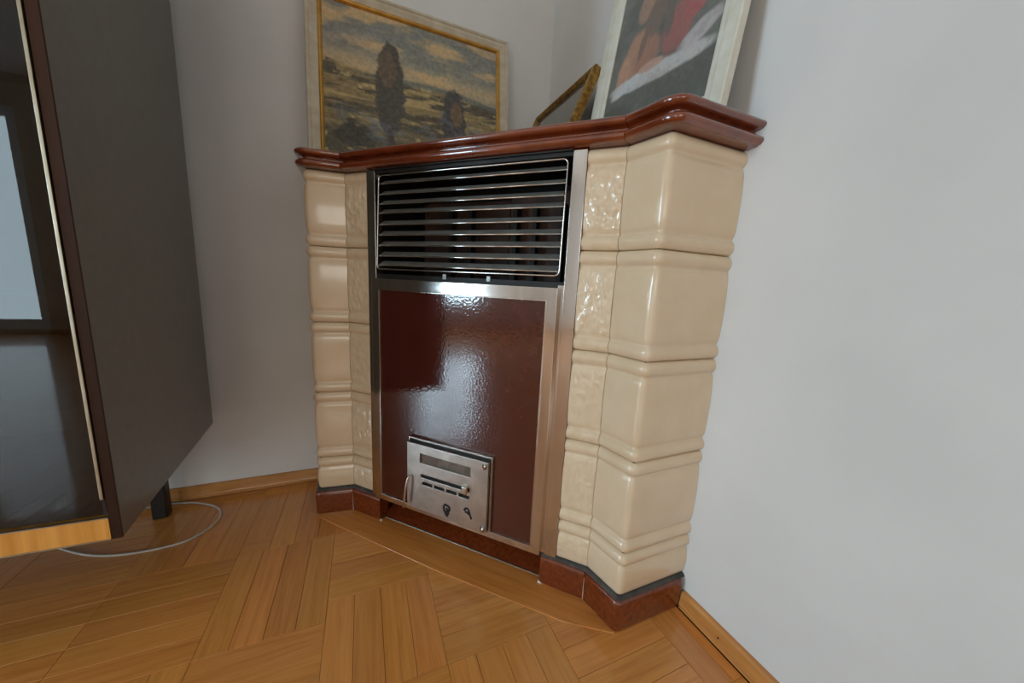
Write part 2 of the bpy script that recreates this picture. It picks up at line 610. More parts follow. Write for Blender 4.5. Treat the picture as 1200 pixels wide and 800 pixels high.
def profile(z0, z1, bottom_roll, top_roll, dense=False):
    g = 0.0010
    roll = [(0.0, -.0050), (.002, -.0022), (.006, .0016), (.011, .0042), (.017, .0052), (.023, .0042), (.028, .0016), (.0315, -.0018), (.0345, -.0034), (.038, -.0024), (.043, .0002), (.050, .0018)]
    pr = []
    if bottom_roll:
        pr += [(z0 + g + a, o_) for a, o_ in roll]
    else:
        pr += [(z0 + g, -.004), (z0 + .004, -.001), (z0 + .010, .001), (z0 + .02, .0018)]
    top = []
    if top_roll:
        top = [(z1 - g - a, o_) for a, o_ in roll][::-1]
    lo, hi = pr[-1][0], top[0][0]
    k = 26 if dense else 6
    for i in range(1, k):
        t = i / k
        pr.append((lo + (hi - lo) * t, .0018 + .0022 * math.sin(math.pi * t)))
    return pr + top


def joint_back(p, q, d=0.0008):
    v = q - p
    return p + v / np.linalg.norm(v) * d


nA = np.array([-DV[1], DV[0]]); nA = nA if nA.sum() > 0 else -nA


def leftnormal(a, c):
    d = (c - a) / np.linalg.norm(c - a)
    return np.array([-d[1], d[0]])


n_diag = leftnormal(P3, P2)
n_34 = leftnormal(P4, P3)
n_21 = leftnormal(P2, P1)
A_s, B_s = 0.0904, 0.751
pA = P2 + DV * A_s
pB = P2 + DV * B_s


def relief(seed, amp):
    def f(u, v, p, z):
        if v < 0.24 or v > 0.76:
            k = max(0.0, 1 - min(abs(v - .24), abs(v - .76)) * 12)
            if v < .2 or v > .8:
                return 0.0
        else:
            k = 1.0
        e = min(u, 1 - u)
        k *= min(1.0, e / 0.08)
        s = float((np.array(p) - P2) @ DV)
        a = mnoise.noise(Vector((s * 62 + seed * 7.3, z * 46, seed)))
        c = mnoise.noise(Vector((s * 120 + seed * 3.1, z * 95, seed + 5)))
        return amp * k * (0.8 * max(a, -0.15) + 0.45 * c)
    return f


for ri, (z0, z1) in enumerate(ROWS):
    bot, top = ri > 0, True
    pr = profile(z0, z1, bot, top)
    prd = profile(z0, z1, bot, top, True)
    # corner tiles wrap from the wall round the outer corner to the diagonal
    path = densify([P5 + np.array([.001, 0]), P4, joint_back(P3, P4)], 0.03, 0.013)
    sweep('tile', path, pr, 0.028, M_tile, stove, end_dir=n_diag)
    path = densify([joint_back(P2, P1), P1, P0 + np.array([0, .001])], 0.03, 0.013)
    sweep('tile', path, pr, 0.028, M_tile, stove, start_dir=n_diag)
    amp = (0.0022, 0.0028, 0.0030, 0.0048, 0.0066)[ri]
    path = densify([joint_back(P3, P2), pB], 0.0026)
    sweep('relief_tile', path, prd, 0.028, M_relief, stove, start_dir=n_34, disp=relief(ri + 1, amp), sharp=75)
    path = densify([pA, joint_back(P2, P3)], 0.0026)
    sweep('relief_tile', path, prd, 0.028, M_relief, stove, end_dir=n_21, disp=relief(ri + 11, amp), sharp=75)

# mortar core behind the tiles
ins = 0.0285
i4 = P4 - np.array([ins, ins]); i3 = P3 - NN * ins - np.array([.012, -.004]); iB = pB - NN * ins
mesh('core', *prism([(0.002, 0.955 - ins), tuple(i4), tuple(i3), tuple(iB), (0.002, .62)], 0.02, 1.146), M_grout, stove)
i1 = P1 - np.array([ins, ins]); i2 = P2 - NN * ins - np.array([-.004, .012]); iA = pA - NN * ins
mesh('core', *prism([(0.935 - ins, 0.002), (.60, .002), tuple(iA), tuple(i2), tuple(i1)], 0.02, 1.146), M_grout, stove)

# plinth of brown glazed tiles
ZP = 0.086
plp = [(0.0005, 0.0040), (0.003, 0.0100), (0.012, 0.0118), (0.05, 0.0126), (ZP - .014, 0.0130), (ZP - .007, 0.0124), (ZP - .003, 0.0108), (ZP - .0008, 0.0085), (ZP, 0.0055), (ZP, -0.004)]
sPa, sPb = 0.128, 0.709
path = densify([P5 + np.array([.0165, 0]), P4, joint_back(P3, P4)], 0.05, 0.007)
sweep('plinth_tile', path, plp, 0.03, M_plinth, stove, end_dir=n_diag)
path = densify([joint_back(P3, P2), P2 + DV * sPb], 0.05)
sweep('plinth_tile', path, plp, 0.03, M_plinth, stove, start_dir=n_34)
path = densify([P2 + DV * sPa, joint_back(P2, P3)], 0.05)
sweep('plinth_tile', path, plp, 0.03, M_plinth, stove, end_dir=n_21)
path = densify([joint_back(P2, P1), P1, P0 + np.array([0, .0165])], 0.05, 0.007)
sweep('plinth_tile', path, plp, 0.03, M_plinth, stove, start_dir=n_diag)
# pale grout in the plinth joints and two chips at its open ends
for (q_, nd) in ((P3, n_diag + n_34), (P2, n_diag + n_21)):
    nd = nd / np.linalg.norm(nd)
    g0, g1 = q_ + nd * .004, q_ + nd * .0121
    V, F = tube([(g1[0], g1[1], .004), (g1[0], g1[1], .070)], .0009, 6)
    mesh('grout_joint', V, F, M_pale, stove)
for (s_, z_, w_) in ((sPb - .001, .0005, .010), (sPa + .001, .0005, .006)):
    V = [D(s_ - w_ * .3, z_, .012), D(s_ + w_, z_, .0125), D(s_ + w_ * .5, z_ + w_ * .5, .0118), D(s_ - w_ * .2, z_ + w_ * .9, .0112),
         D(s_ - w_ * .3, z_, .006), D(s_ + w_, z_, .006), D(s_ + w_ * .5, z_ + w_ * .5, .006), D(s_ - w_ * .2, z_ + w_ * .9, .006)]
    mesh('grout_chip', V, BF, M_pale, stove)
# dark joint between plinth and tiles
jp = [(ZP - .002, -0.003), (ZP - .0005, 0.0070), (ZP + .0012, 0.0068), (0.0925, 0.0006), (0.0930, -.003)]
path = densify([P5 + np.array([.001, 0]), P4, P3, P2 + DV * sPb], 0.05, 0.01)
sweep('joint_bed', path, jp, 0.02, M_grout, stove)
path = densify([P2 + DV * sPa, P2, P1, P0 + np.array([0, .001])], 0.05, 0.01)
sweep('joint_bed', path, jp, 0.02, M_grout, stove)
# recessed kick plate under the door with a pale sill line
KP = [(-.014, .003), (-.020, .006), (-.072, .030), (-.072, .094), (-.080, .094), (-.080, .001), (-.014, .001)]
V = [D(s_, z_, o_) for s_ in (sPa - .004, sPb + .004) for (o_, z_) in KP]
F = [tuple(range(7)), tuple(range(7, 14))] + [(i, (i + 1) % 7, 7 + (i + 1) % 7, 7 + i) for i in range(7)]
mesh('kick_plate', V, F, M_plinth, stove, bevel=0.001)
dbox('sill_strip', [(sPa, sPb, 0.0, 0.0045, -0.0145, -0.0095)], M_brass, stove, bevel=0.0008)

# cornice of glazed mouldings: two half rounds with a groove between
cp = [(1.1475, -0.012), (1.1480, 0.004), (1.1490, 0.0150), (1.1515, 0.0220), (1.1555, 0.0262), (1.1600, 0.0275), (1.1645, 0.0260), (1.1680, 0.0222), (1.1702, 0.0165),
      (1.1712, 0.0090), (1.1730, 0.0060), (1.1780, 0.0060), (1.1800, 0.0090), (1.1808, 0.0165), (1.1828, 0.0228), (1.1862, 0.0272), (1.1905, 0.0285), (1.1948, 0.0270), (1.1980, 0.0232), (1.1998, 0.0165), (1.2005, 0.006), (1.2005, -0.012)]
c5 = P5 + np.array([.001, .006]); c4 = P4 + np.array([.002, .006]); c1 = P1 + np.array([-.004, .0]); c0 = P0 + np.array([-.004, .001])
path = densify([c5, c4, joint_back(P3, c4)], 0.06, 0.014)
sweep('cornice_tile', path, cp, 0.05, M_brown, stove, end_dir=n_diag)
mid = P2 + DV * 0.463
path = densify([joint_back(P3, P2), joint_back(mid, P3, .0006)], 0.06)
sweep('cornice_tile', path, cp, 0.05, M_brown, stove, start_dir=n_34)
path = densify([joint_back(mid, P2, .0006), joint_back(P2, P3)], 0.06)
sweep('cornice_tile', path, cp, 0.05, M_brown, stove, end_dir=n_21)
path = densify([joint_back(P2, c1), c1, c0], 0.06, 0.010)
sweep('cornice_tile', path, cp, 0.05, M_brown, stove, start_dir=n_diag)
mesh('top_slab', *prism([(0.002, 0.002), (.895, .002), (.895, .205), tuple(P2 - NN * .02), tuple(P3 - NN * .02), (.19, .92), (.002, .92)], 1.150, 1.199), M_brown, stove)

# ------------------------------------------------------------------ stove insert (steel surround, grille, door)
dbox('surround_strip', [(A_s + .001, A_s + .033, 0.092, 1.1455, -0.02, 0.006)], M_steel, stove, bevel=0.0012)
dbox('surround_strip', [(B_s - .034, B_s - .001, 0.092, 1.1455, -0.02, 0.006)], M_steel, stove, bevel=0.0012)
sa, sb = A_s + .033, B_s - .034
dbox('door_stop', [(sb - .016, sb, 0.092, 0.838, -0.012, 0.001)], M_steel, stove, bevel=.0008)
dbox('cavity_liner', [(sa - .004, sa, 0.10, 1.146, -0.26, -0.021), (sb, sb + .004, 0.10, 1.146, -0.26, -0.021), (sa, sb, 0.10, 1.146, -0.264, -0.26),
                      (sa, sb, 0.806, 0.81, -0.26, -0.004), (sa, sb, 1.1435, 1.1465, -0.26, 0.012)], M_black, stove)
dbox('heater_sheet', [(sa + .03, sb - .24, 0.82, 1.09, -0.20, -0.196), (sb - .22, sb - .03, 0.82, 1.10, -0.16, -0.156)], M_rust, stove)
for s_ in (0.30, 0.37, 0.52, 0.58, 0.66):
    dbox('heater_fin', [(s_, s_ + .012, 0.82, 1.06, -0.15, -0.12)], M_black, stove)
dbox('header_bar', [(sa, sb, 1.134, 1.146, -0.012, 0.004)], M_black, stove, bevel=.001)
dbox('lower_rail', [(sa, sb, 0.80, 0.846, -0.02, -0.004)], M_black, stove, bevel=.001)
for s_ in (0.367, 0.5067):
    dbox('retaining_clip', [(s_ - .006, s_ + .006, 0.838, 0.853, -0.006, -0.001)], M_slat, stove, bevel=.001)
dbox('retaining_clip', [(sa + .004, sa + .014, 1.118, 1.132, -0.004, 0.006)], M_steel, stove, bevel=.001)

# louvred grille: a wire frame carrying nine slats, leaning back a little
GZ0, GZ1 = 0.8600, 1.1290


def goff(z):
    return 0.016 - (z - GZ0) / (GZ1 - GZ0) * 0.012


gs0, gs1 = 0.1375, 0.7055
rr_ = 0.012
ring = []
for (s_, z_, a0) in ((gs1 - rr_, GZ1 - rr_, 0), (gs0 + rr_, GZ1 - rr_, 90), (gs0 + rr_, GZ0 + rr_, 180), (gs1 - rr_, GZ0 + rr_, 270)):
    for k in range(5):
        a = math.radians(a0 + 22.5 * k)
        zz = z_ + rr_ * math.sin(a)
        ring.append(D(s_ + rr_ * math.cos(a), zz, goff(zz)))
V, F = tube(ring, 0.0022, 8, True)
grille = mesh('grille', V, F, M_wire, stove, smooth=True, label='steel wire grille frame')
for z_ in (1.1047, 1.0750, 1.0478, 1.0220, 0.9890, 0.9590, 0.9290, 0.8985, 0.8706):
    o_ = goff(z_)
    V, F = boxes([(gs0 + .001, gs1 - .001, 0, 1, 0, 1)])
    V = [D(gs0 + .006, z_, o_ - .001), D(gs1 - .006, z_, o_ - .001), D(gs1 - .006, z_ + .0135, o_ - .022), D(gs0 + .006, z_ + .0135, o_ - .022),
         D(gs0 + .006, z_ + .0012, o_ + .0004), D(gs1 - .006, z_ + .0012, o_ + .0004), D(gs1 - .006, z_ + .0148, o_ - .0212), D(gs0 + .006, z_ + .0148, o_ - .0212)]
    sl = mesh('slat', V, BF, M_slat, grille)
    V, F = tube([D(gs0, z_, o_), D(gs1, z_, o_)], 0.0019, 8)
    mesh('slat_edge', V, F, M_wire, grille, smooth=True, label='bright steel rod along the slat front')

# big enamel door
ds0, ds1, dz0, dz1 = 0.117, 0.7065, 0.0945, 0.8315
ps0, ps1, pz0, pz1 = 0.1450, 0.6790, 0.1130, 0.7990


def dring(name, outer, inner, o0, o1, mat, parent, **kw):
    a0, a1, b0, b1 = outer; c0, c1, d0, d1 = inner
    V, F = [], []
    for o_ in (o0, o1):
        for (x, y) in ((a0, b0), (a1, b0), (a1, b1), (a0, b1)):
            V.append(D(x, y, o_))
        for (x, y) in ((c0, d0), (c1, d0), (c1, d1), (c0, d1)):
            V.append(D(x, y, o_))
    for i in range(4):
        j = (i + 1) % 4
        F += [(i, j, 4 + j, 4 + i), (8 + i, 12 + i, 12 + j, 8 + j), (i, 8 + i, 8 + j, j), (4 + i, 4 + j, 12 + j, 12 + i)]
    return mesh(name, V, F, mat, parent, **kw)


door = dring('stove_door', (ds0, ds1, dz0, dz1), (ps0, ps1, pz0, pz1), -0.002, 0.020, M_steel, stove, bevel=0.0015, label='brushed steel door frame')
dbox('enamel_panel', [(ps0 - .002, ps1 + .002, pz0 - .002, pz1 + .002, 0.004, 0.0165)], M_enamel, door, label='glossy hammered oxblood enamel panel')
dring('inner_bead', (ps0 - .0008, ps1 + .0008, pz0 - .0008, pz1 + .0008), (ps0 + .0018, ps1 - .0018, pz0 + .0018, pz1 - .0018), 0.0165, 0.0208, M_wire, door, bevel=.0006)

# ash door with air slots
dring('ash_door_frame', (0.2640, 0.5560, 0.1170, 0.3520), (0.2760, 0.5440, 0.1290, 0.3400), 0.0165, 0.0265, M_plate, stove, bevel=.001)
dbox('ash_door_gasket', [(0.270, 0.550, 0.123, 0.346, 0.0165, 0.0300)], M_black, stove)
ash = None


def plate_with_holes(name, s0, s1, z0, z1, holes, o0, o1, mat, parent):
    ss = sorted(set([s0, s1] + [h[0] for h in holes] + [h[1] for h in holes]))
    zz = sorted(set([z0, z1] + [h[2] for h in holes] + [h[3] for h in holes]))
    bm = bmesh.new()
    grid = {}

    def vtx(i, j, k):
        if (i, j, k) not in grid:
            p = np.array(D(ss[i], zz[j], (o0, o1)[k])) - origin_of(parent)
            grid[(i, j, k)] = bm.verts.new(tuple(p))
        return grid[(i, j, k)]

    def solid(i, j):
        if i < 0 or j < 0 or i >= len(ss) - 1 or j >= len(zz) - 1:
            return False
        ms, mz = (ss[i] + ss[i + 1]) / 2, (zz[j] + zz[j + 1]) / 2
        return not any(h[0] < ms < h[1] and h[2] < mz < h[3] for h in holes)
    for i in range(len(ss) - 1):
        for j in range(len(zz) - 1):
            if not solid(i, j):
                continue
            for k in (0, 1):
                bm.faces.new([vtx(i, j, k), vtx(i + 1, j, k), vtx(i + 1, j + 1, k), vtx(i, j + 1, k)])
            for (di, dj, a, c) in ((-1, 0, (i, j), (i, j + 1)), (1, 0, (i + 1, j), (i + 1, j + 1)), (0, -1, (i, j), (i + 1, j)), (0, 1, (i, j + 1), (i + 1, j + 1))):
                if not solid(i + di, j + dj):
                    bm.faces.new([vtx(*a, 0), vtx(*c, 0), vtx(*c, 1), vtx(*a, 1)])
    bmesh.ops.recalc_face_normals(bm, faces=bm.faces)
    me = bpy.data.meshes.new(name); bm.to_mesh(me); bm.free()
    me.materials.append(mat.m)
    o = bpy.data.objects.new(name, me); COL.objects.link(o); o.parent = parent
    ROOT[o.name] = origin_of(parent)
    b_ = o.modifiers.new('bevel', 'BEVEL'); b_.width = .0009; b_.segments = 2; b_.limit_method = 'ANGLE'
    return o


holes = [(0.317, 0.4935, 0.282, 0.313), (0.321, 0.492, 0.2345, 0.2465),
         (0.327, 0.363, 0.211, 0.2225), (0.370, 0.406, 0.211, 0.2225), (0.4135, 0.449, 0.211, 0.2225), (0.456, 0.4925, 0.211, 0.2225)]
ash = plate_with_holes('ash_door', 0.2690, 0.5490, 0.1235, 0.3405, holes, 0.0300, 0.0400, M_plate, stove)
ash['label'] = 'satin steel ash door with air slots'
dbox('air_shutter', [(0.309, 0.50, 0.276, 0.319, 0.0300, 0.0320)], M_shutter, ash)
dbox('shutter_knob', [(0.472, 0.489, 0.2325, 0.2555, 0.0335, 0.0540)], M_wire, ash, bevel=.003, seg=3)
V, F = tube(spline([D(.283, .232, .040), D(.2825, .231, .052), D(.2790, .205, .058), D(.2735, .160, .060), D(.2705, .128, .060)], 5), 0.0034, 8)
mesh('handle', V, F, M_wire, ash, smooth=True, label='slim steel pull rod')
for z_ in (0.328, 0.133):
    V, F = tube([D(.540, z_ - .006, .0435), D(.540, z_ + .008, .0435)], 0.0042, 10)
    mesh('hinge_pin', V, F, M_wire, ash, smooth=True)
    dbox('hinge_notch', [(.531, .536, z_ - .006, z_ + .007, .0396, .0404)], M_black, ash)


def emblem(poly, s0, z0, k, hole=None):
    V = [D(s0 + x * k, z0 + y * k, .0398) for x, y in poly] + [D(s0 + x * k, z0 + y * k, .0407) for x, y in poly]
    n = len(poly)
    F = [tuple(range(n)), tuple(range(n, 2 * n))] + [(i, (i + 1) % n, n + (i + 1) % n, n + i) for i in range(n)]
    mesh('maker_mark', V, F, M_black, ash)


def strokes(lines, s0, z0, k, wd=0.2):
    for (x0, y0, x1, y1) in lines:
        d = np.array([x1 - x0, y1 - y0]); d = d / np.linalg.norm(d); nrm = np.array([-d[1], d[0]]) * wd
        emblem([(x0 + nrm[0], y0 + nrm[1]), (x1 + nrm[0], y1 + nrm[1]), (x1 - nrm[0], y1 - nrm[1]), (x0 - nrm[0], y0 - nrm[1])], s0, z0, k)


strokes([(-.55, .95, -.15, 1.0), (-.6, .8, -.45, -.25), (-.2, 1.0, .5, .8), (.5, .85, .5, .1), (.5, .1, -.1, -.2), (-.4, -.15, .05, -1.0), (.05, -1.0, .35, -.2), (-.05, .5, .1, .15)], 0.4165, 0.152, 0.0185)
strokes([(-.7, .35, -.25, .95), (-.25, .95, .2, .8), (.2, .8, .85, -.95), (-.5, .2, .15, .1), (.1, .1, .35, -.2)], 0.4870, 0.167, 0.0165)

# border plank laid in the floor along the stove front
def bp_line(s, off):
    p = P2 + DV * s + NN * off
    return (p[0], p[1])


poly = [bp_line(-.118, .086), bp_line(.05, .094), bp_line(.42, .102), bp_line(.80, .094), (P4[0] + .009, P4[1] + .009), (P4[0] - .03, P4[1] - .03), bp_line(SLEN - .02, -.012), bp_line(.02, -.012), (P1[0] - .03, P1[1] - .03), (P1[0] + .009, P1[1] + .009)]
V, F = prism(poly, -0.008, 0.0014)
G = [(float(np.array(v[:2]) @ DV), float(np.array(v[:2]) @ NN), 3.3) for v in V]
mesh('border_plank', V, F, M_parquet, floor, gc=G, bevel=.001)


# baseboards
def baseboard(name, a, c, nrm, gap=0.0):
    a = np.array(a, float); c = np.array(c, float); nrm = np.array(nrm, float)
    pr = [(0, 0.0), (0.0150, 0.0), (0.0150, 0.008), (0.0165, 0.012), (0.0150, 0.016), (0.0125, 0.042), (0.0085, 0.0475), (0, 0.0484)]
    V, G = [], []
    L = float(np.linalg.norm(c - a))
    for p, g in ((a, 0.0), (c, L)):
        for d, z in pr:
            q = p + nrm * (d + 0.0003)
            V.append((q[0], q[1], z + 0.0006)); G.append((g, z * .6 + d * .6, 1.1))
    n = len(pr)
    F = [tuple(range(n)), tuple(range(n, 2 * n))[::-1]] + [(i, n + i, n + (i + 1) % n, (i + 1) % n) for i in range(n)]
    o = mesh(name, V, F, M_base, gc=G)
    o['kind'] = 'structure'
    return o


baseboard('baseboard_back', (P0[0] + .013, 0), (RX, 0), (0, 1))
baseboard('baseboard_right', (0, P5[1] + .013), (0, RY), (1, 0))
baseboard('baseboard_left', (RX, 0.02), (RX, RY - .02), (-1, 0))
baseboard('baseboard_front', (0.02, RY), (BAL[0], RY), (0, -1))
nh = plane_y = None
V, F = tube([(0.0150, 1.078, 0.026), (0.0158, 1.078, 0.026)], 0.0022, 10)
mesh('nail_head', V, F, M_black, bpy.data.objects['baseboard_right'])

# ------------------------------------------------------------------ display cabinet
CF = np.array([1.2244, 0.6593])        # front corner next to the stove
CX = np.array([0.99955, -0.0300])       # along the front, away from the stove
CY = np.array([0.0756, -0.9971])        # along the side, towards the wall
CW, CDp, CZ0, CZ1 = 2.00, 0.597, 0.306, 1.96


def K(a, d, z):
    p = CF + CX * a + CY * d
    return (p[0], p[1], z)


cab = thing('display_cabinet', 'tall dark display cabinet with glass door standing by the white wall', 'cabinet', tuple(np.append(CF + CX * .5 + CY * .3, 0.0)))


def kbox(name, rects, mat, parent, **kw):
    V, F = boxes(rects, K)
    return mesh(name, V, F, mat, parent, **kw)


ta = 0.0158
kbox('side_panel', [(0, ta, 0.004, CDp, CZ0, CZ1)], M_board, cab, bevel=.0008, label='dark charcoal side panel')
kbox('edge_band', [(0.0, ta, 0.0, 0.004, CZ0, CZ1)], M_edge, cab, bevel=.0006, label='walnut edge of the side panel')
kbox('side_panel', [(CW - ta, CW, 0.0, CDp, CZ0, CZ1)], M_board, cab, bevel=.0008)
kbox('bottom_board', [(ta, CW - ta, 0.004, CDp - .01, CZ0, CZ0 + .018)], M_in, cab)
kbox('top_board', [(ta, CW - ta, 0.0, CDp, CZ1 - .018, CZ1)], M_in, cab)
kbox('back_board', [(ta, CW - ta, CDp - .012, CDp - .004, CZ0 + .018, CZ1 - .018)], M_in, cab)
for z_ in (0.72, 1.12, 1.52):
    kbox('shelf', [(ta, CW - ta, .05, CDp - .012, z_, z_ + .016)], M_in, cab)
kbox('bottom_rail', [(ta + .0004, CW - ta, -.001, .016, CZ0 + .002, 0.352)], M_maple, cab, label='amber veneer bottom rail')
kbox('rail_trim', [(ta + .0004, CW - ta, -.0022, .004, CZ0 - .0002, CZ0 + .0022)], M_brass, cab)
kbox('rail_trim', [(ta + .0004, CW - ta, -.0022, .004, .3518, .3542)], M_brass, cab)
dr = kbox('door', [(ta + .008, 0.495, .004, .010, .358, CZ1 - .022)], M_smoked, cab, label='glass cabinet door')
kbox('edge_strip', [(ta + .0022, ta + .0072, -.002, .010, .3926, CZ1 - .022)], M_brass, dr, bevel=.0008, label='pale metal strip on the door edge')
kbox('hinge_socket', [(ta + .0015, ta + .0068, .002, .012, .358, .3916)], M_rubber, dr)
for di in range(1, 4):
    a0 = ta + .008 + di * .4925
    d2 = kbox('door', [(a0, a0 + .4785, .004, .010, .358, CZ1 - .022)], M_smoked, cab)
    kbox('edge_strip', [(a0 - .0058, a0 - .0008, -.002, .010, .360, CZ1 - .022)], M_brass, d2, bevel=.0008)
for (cx_, cy_) in ((1.421, 0.088), (3.10, 0.056), (3.08, .46)):
    V, F = boxes([(cx_ - .020, cx_ + .020, cy_ - .018, cy_ + .018, 0.0, CZ0)])
    mesh('leg', V, F, M_rubber, cab, bevel=.004, seg=2, label='black plastic leg')

# ------------------------------------------------------------------ cable on the floor
cpts = [(1.52, .020), (1.48, .024), (1.412, .0255), (1.347, .044), (1.286, .083), (1.252, .126), (1.243, .176), (1.263, .224), (1.298, .259), (1.359, .270), (1.426, .267), (1.488, .252), (1.546, .224), (1.61, .18), (1.70, .11), (1.78, .05)]
V, F = tube(spline([(x, y, 0.0034) for x, y in cpts], 8), 0.0032, 8)
tag(mesh('cable', V, F, M_cable, smooth=True), 'thin light grey cable looped on the parquet under the cabinet', 'cable')


# ------------------------------------------------------------------ pictures on the stove top
def vnoise(u, v, fu, fv, seed):
    g = np.random.default_rng(seed).random((int(fv) + 3, int(fu) + 3))
    x, y = u * fu, v * fv
    x0, y0 = np.floor(x).astype(int), np.floor(y).astype(int)
    fx, fy = x - x0, y - y0
    gh, gw = g.shape
    x0, y0 = x0 % (gw - 1), y0 % (gh - 1)
    fx, fy = fx * fx * (3 - 2 * fx), fy * fy * (3 - 2 * fy)
    return (g[y0, x0] * (1 - fx) + g[y0, x0 + 1] * fx) * (1 - fy) + (g[y0 + 1, x0] * (1 - fx) + g[y0 + 1, x0 + 1] * fx) * fy


def fbm(u, v, fu, fv, seed, oct_=4):
    s, a, t = 0, 1.0, 0
    for i in range(oct_):
        s = s + a * vnoise(u, v, fu * 2 ** i, fv * 2 ** i, seed + i); t += a; a *= .55
    return s / t


def mixc(c, d, k):
    return c + (np.array(d, float) - c) * k[..., None]


def sstep(a, b_, x):
    t = np.clip((x - a) / (b_ - a), 0, 1)
    return t * t * (3 - 2 * t)


def landscape(u, v):
    sky = fbm(u + .25 * v, v, 3, 9, 1)
    c = np.zeros(u.shape + (3,)) + (118, 120, 112)
    c = mixc(c, (196, 164, 116), sstep(.45, .62, sky))
    c = mixc(c, (150, 140, 128), sstep(.55, .7, fbm(u, v, 5, 12, 9)) * .6)
    c = mixc(c, (206, 174, 122), np.exp(-((v - .36) / .07) ** 2) * .7)
    hz = .40 + .05 * (u - .5) + .02 * np.sin(u * 7)
    field = np.zeros_like(c) + (136, 116, 74)
    f1 = fbm(u - .15 * v, v, 4, 26, 21)
    field = mixc(field, (74, 66, 50), sstep(.45, .62, f1))
    field = mixc(field, (176, 150, 96), sstep(.56, .7, fbm(u + .2 * v, v, 5, 30, 33)))
    field = mixc(field, (62, 60, 50), sstep(.66, .95, v + .12 * (fbm(u, v, 6, 8, 41) - .5)) * .75)
    field = mixc(field, (190, 168, 110), sstep(.66, .72, fbm(u, v, 16, 26, 55)) * .8)
    k = sstep(hz - .01, hz + .012, v)[..., None]
    c = c * (1 - k) + field * k
    c = mixc(c, (92, 104, 108), np.exp(-((v - hz - .02) / .018) ** 2) * .75 * sstep(.05, .4, u))
    # two dark shrubs on the field and a few bushes
    wob = fbm(u, v, 24, 24, 71) - .5
    for (cu, cv, ru, rv, col) in ((.345, .50, .085, .34, (66, 62, 54)), (.33, .36, .05, .14, (92, 74, 56)), (.72, .66, .080, .30, (62, 60, 58)), (.735, .56, .04, .10, (104, 82, 58)), (.345, .86, .022, .10, (60, 50, 44)), (.72, .95, .02, .08, (60, 50, 44)),
                                  (.16, .86, .12, .08, (58, 54, 42)), (.92, .84, .07, .09, (70, 58, 46))):
        e = ((u - cu) / ru) ** 2 + ((v - cv) / rv) ** 2 + wob * .9
        c = mixc(c, col, sstep(1.05, .75, e))
    c = mixc(c, (96, 104, 118), sstep(.56, .66, fbm(u, v, 12, 14, 81)) * sstep(1.0, .6, ((u - .5) / .5) ** 2 + ((v - .72) / .2) ** 2) * .5)
    return c * .92 + 30 + (fbm(u, v, 90, 80, 91, 1)[..., None] - .5) * 26


def soft_shapes(u, v):
    c = np.zeros(u.shape + (3,)) + (74, 78, 72)  # dark ground lightened, painting a grey veil of sheen into the picture
    n1 = fbm(u, v, 5, 6, 101)
    c = mixc(c, (98, 102, 94), sstep(.4, .7, n1))
    wob = fbm(u, v, 7, 7, 120) - .5
    # a still arrangement of warm, red and white drapery patches
    for (cu, cv, ru, rv, rot, col) in ((.27, .50, .17, .15, .3, (182, 128, 98)), (.16, .58, .07, .13, .1, (196, 140, 108)), (.40, .56, .13, .12, 0, (160, 106, 84)),
                                       (.66, .52, .15, .15, -.5, (158, 84, 78)), (.80, .44, .11, .10, -.6, (170, 80, 78)), (.30, .22, .09, .11, .3, (168, 122, 98)),
                                       (.42, .34, .10, .12, .4, (108, 86, 74)), (.52, .69, .50, .055, .10, (206, 202, 200)), (.84, .63, .18, .06, -.2, (196, 186, 188)),
                                       (.24, .66, .18, .035, -.15, (204, 206, 208)), (.46, .63, .14, .03, .1, (196, 150, 132)), (.33, .46, .035, .10, .2, (112, 82, 70)), (.55, .42, .04, .12, -.2, (92, 84, 76))):
        x, y = u - cu, v - cv
        a, b_ = x * math.cos(rot) + y * math.sin(rot), -x * math.sin(rot) + y * math.cos(rot)
        e = (a / ru) ** 2 + (b_ / rv) ** 2 + wob * .8
        c = mixc(c, col, sstep(1.15, .55, e) * .92)
    c = mixc(c, (112, 110, 104), sstep(.6, .66, fbm(u + v, u - v + 1, 14, 14, 140)) * .22)
    return c * .84 + 26 + (fbm(u, v, 60, 70, 150, 2)[..., None] - .5) * 14


def painted(name, T_, W, H, c_off, fn, nu, nv, mat, parent):
    """flat printed sheet: a grid whose corner colours hold the picture"""
    V, F = [], []
    uu, vv = np.meshgrid(np.linspace(0, 1, nu), np.linspace(0, 1, nv))
    for j in range(nv):
        for i in range(nu):
            V.append(T_(W[0] + (W[1] - W[0]) * uu[j, i], H[1] - (H[1] - H[0]) * vv[j, i], c_off))
    for j in range(nv - 1):
        for i in range(nu - 1):
            F.append((j * nu + i, j * nu + i + 1, (j + 1) * nu + i + 1, (j + 1) * nu + i))
    o = mesh(name, V, F, mat, parent)
    col = np.clip(fn(uu, vv) / 255, 0, 1)
    colr = np.where(col <= .04045, col / 12.92, ((col + .055) / 1.055) ** 2.4).reshape(-1, 3)
    at = o.data.color_attributes.new('paint', 'FLOAT_COLOR', 'POINT')
    at.data.foreach_set('color', np.hstack([colr, np.ones((len(colr), 1))]).astype(np.float32).ravel())
    return o


def paint_mat(name, rough, coat, bump):
    m = Mat(name, (120, 110, 90), rough, coat=coat, coat_rough=0.1)
    a = m.n('ShaderNodeAttribute'); a.attribute_name = 'paint'
    m.l(a.outputs['Color'], m.b.inputs['Base Color'])
    if bump:
        m.bump(420, bump, 0.0008, 2)
    return m


M_needle = paint_mat('woven_picture', 0.7, 0.1, 0.4)
M_print = paint_mat('glossy_print', 0.4, 0.5, 0.0)


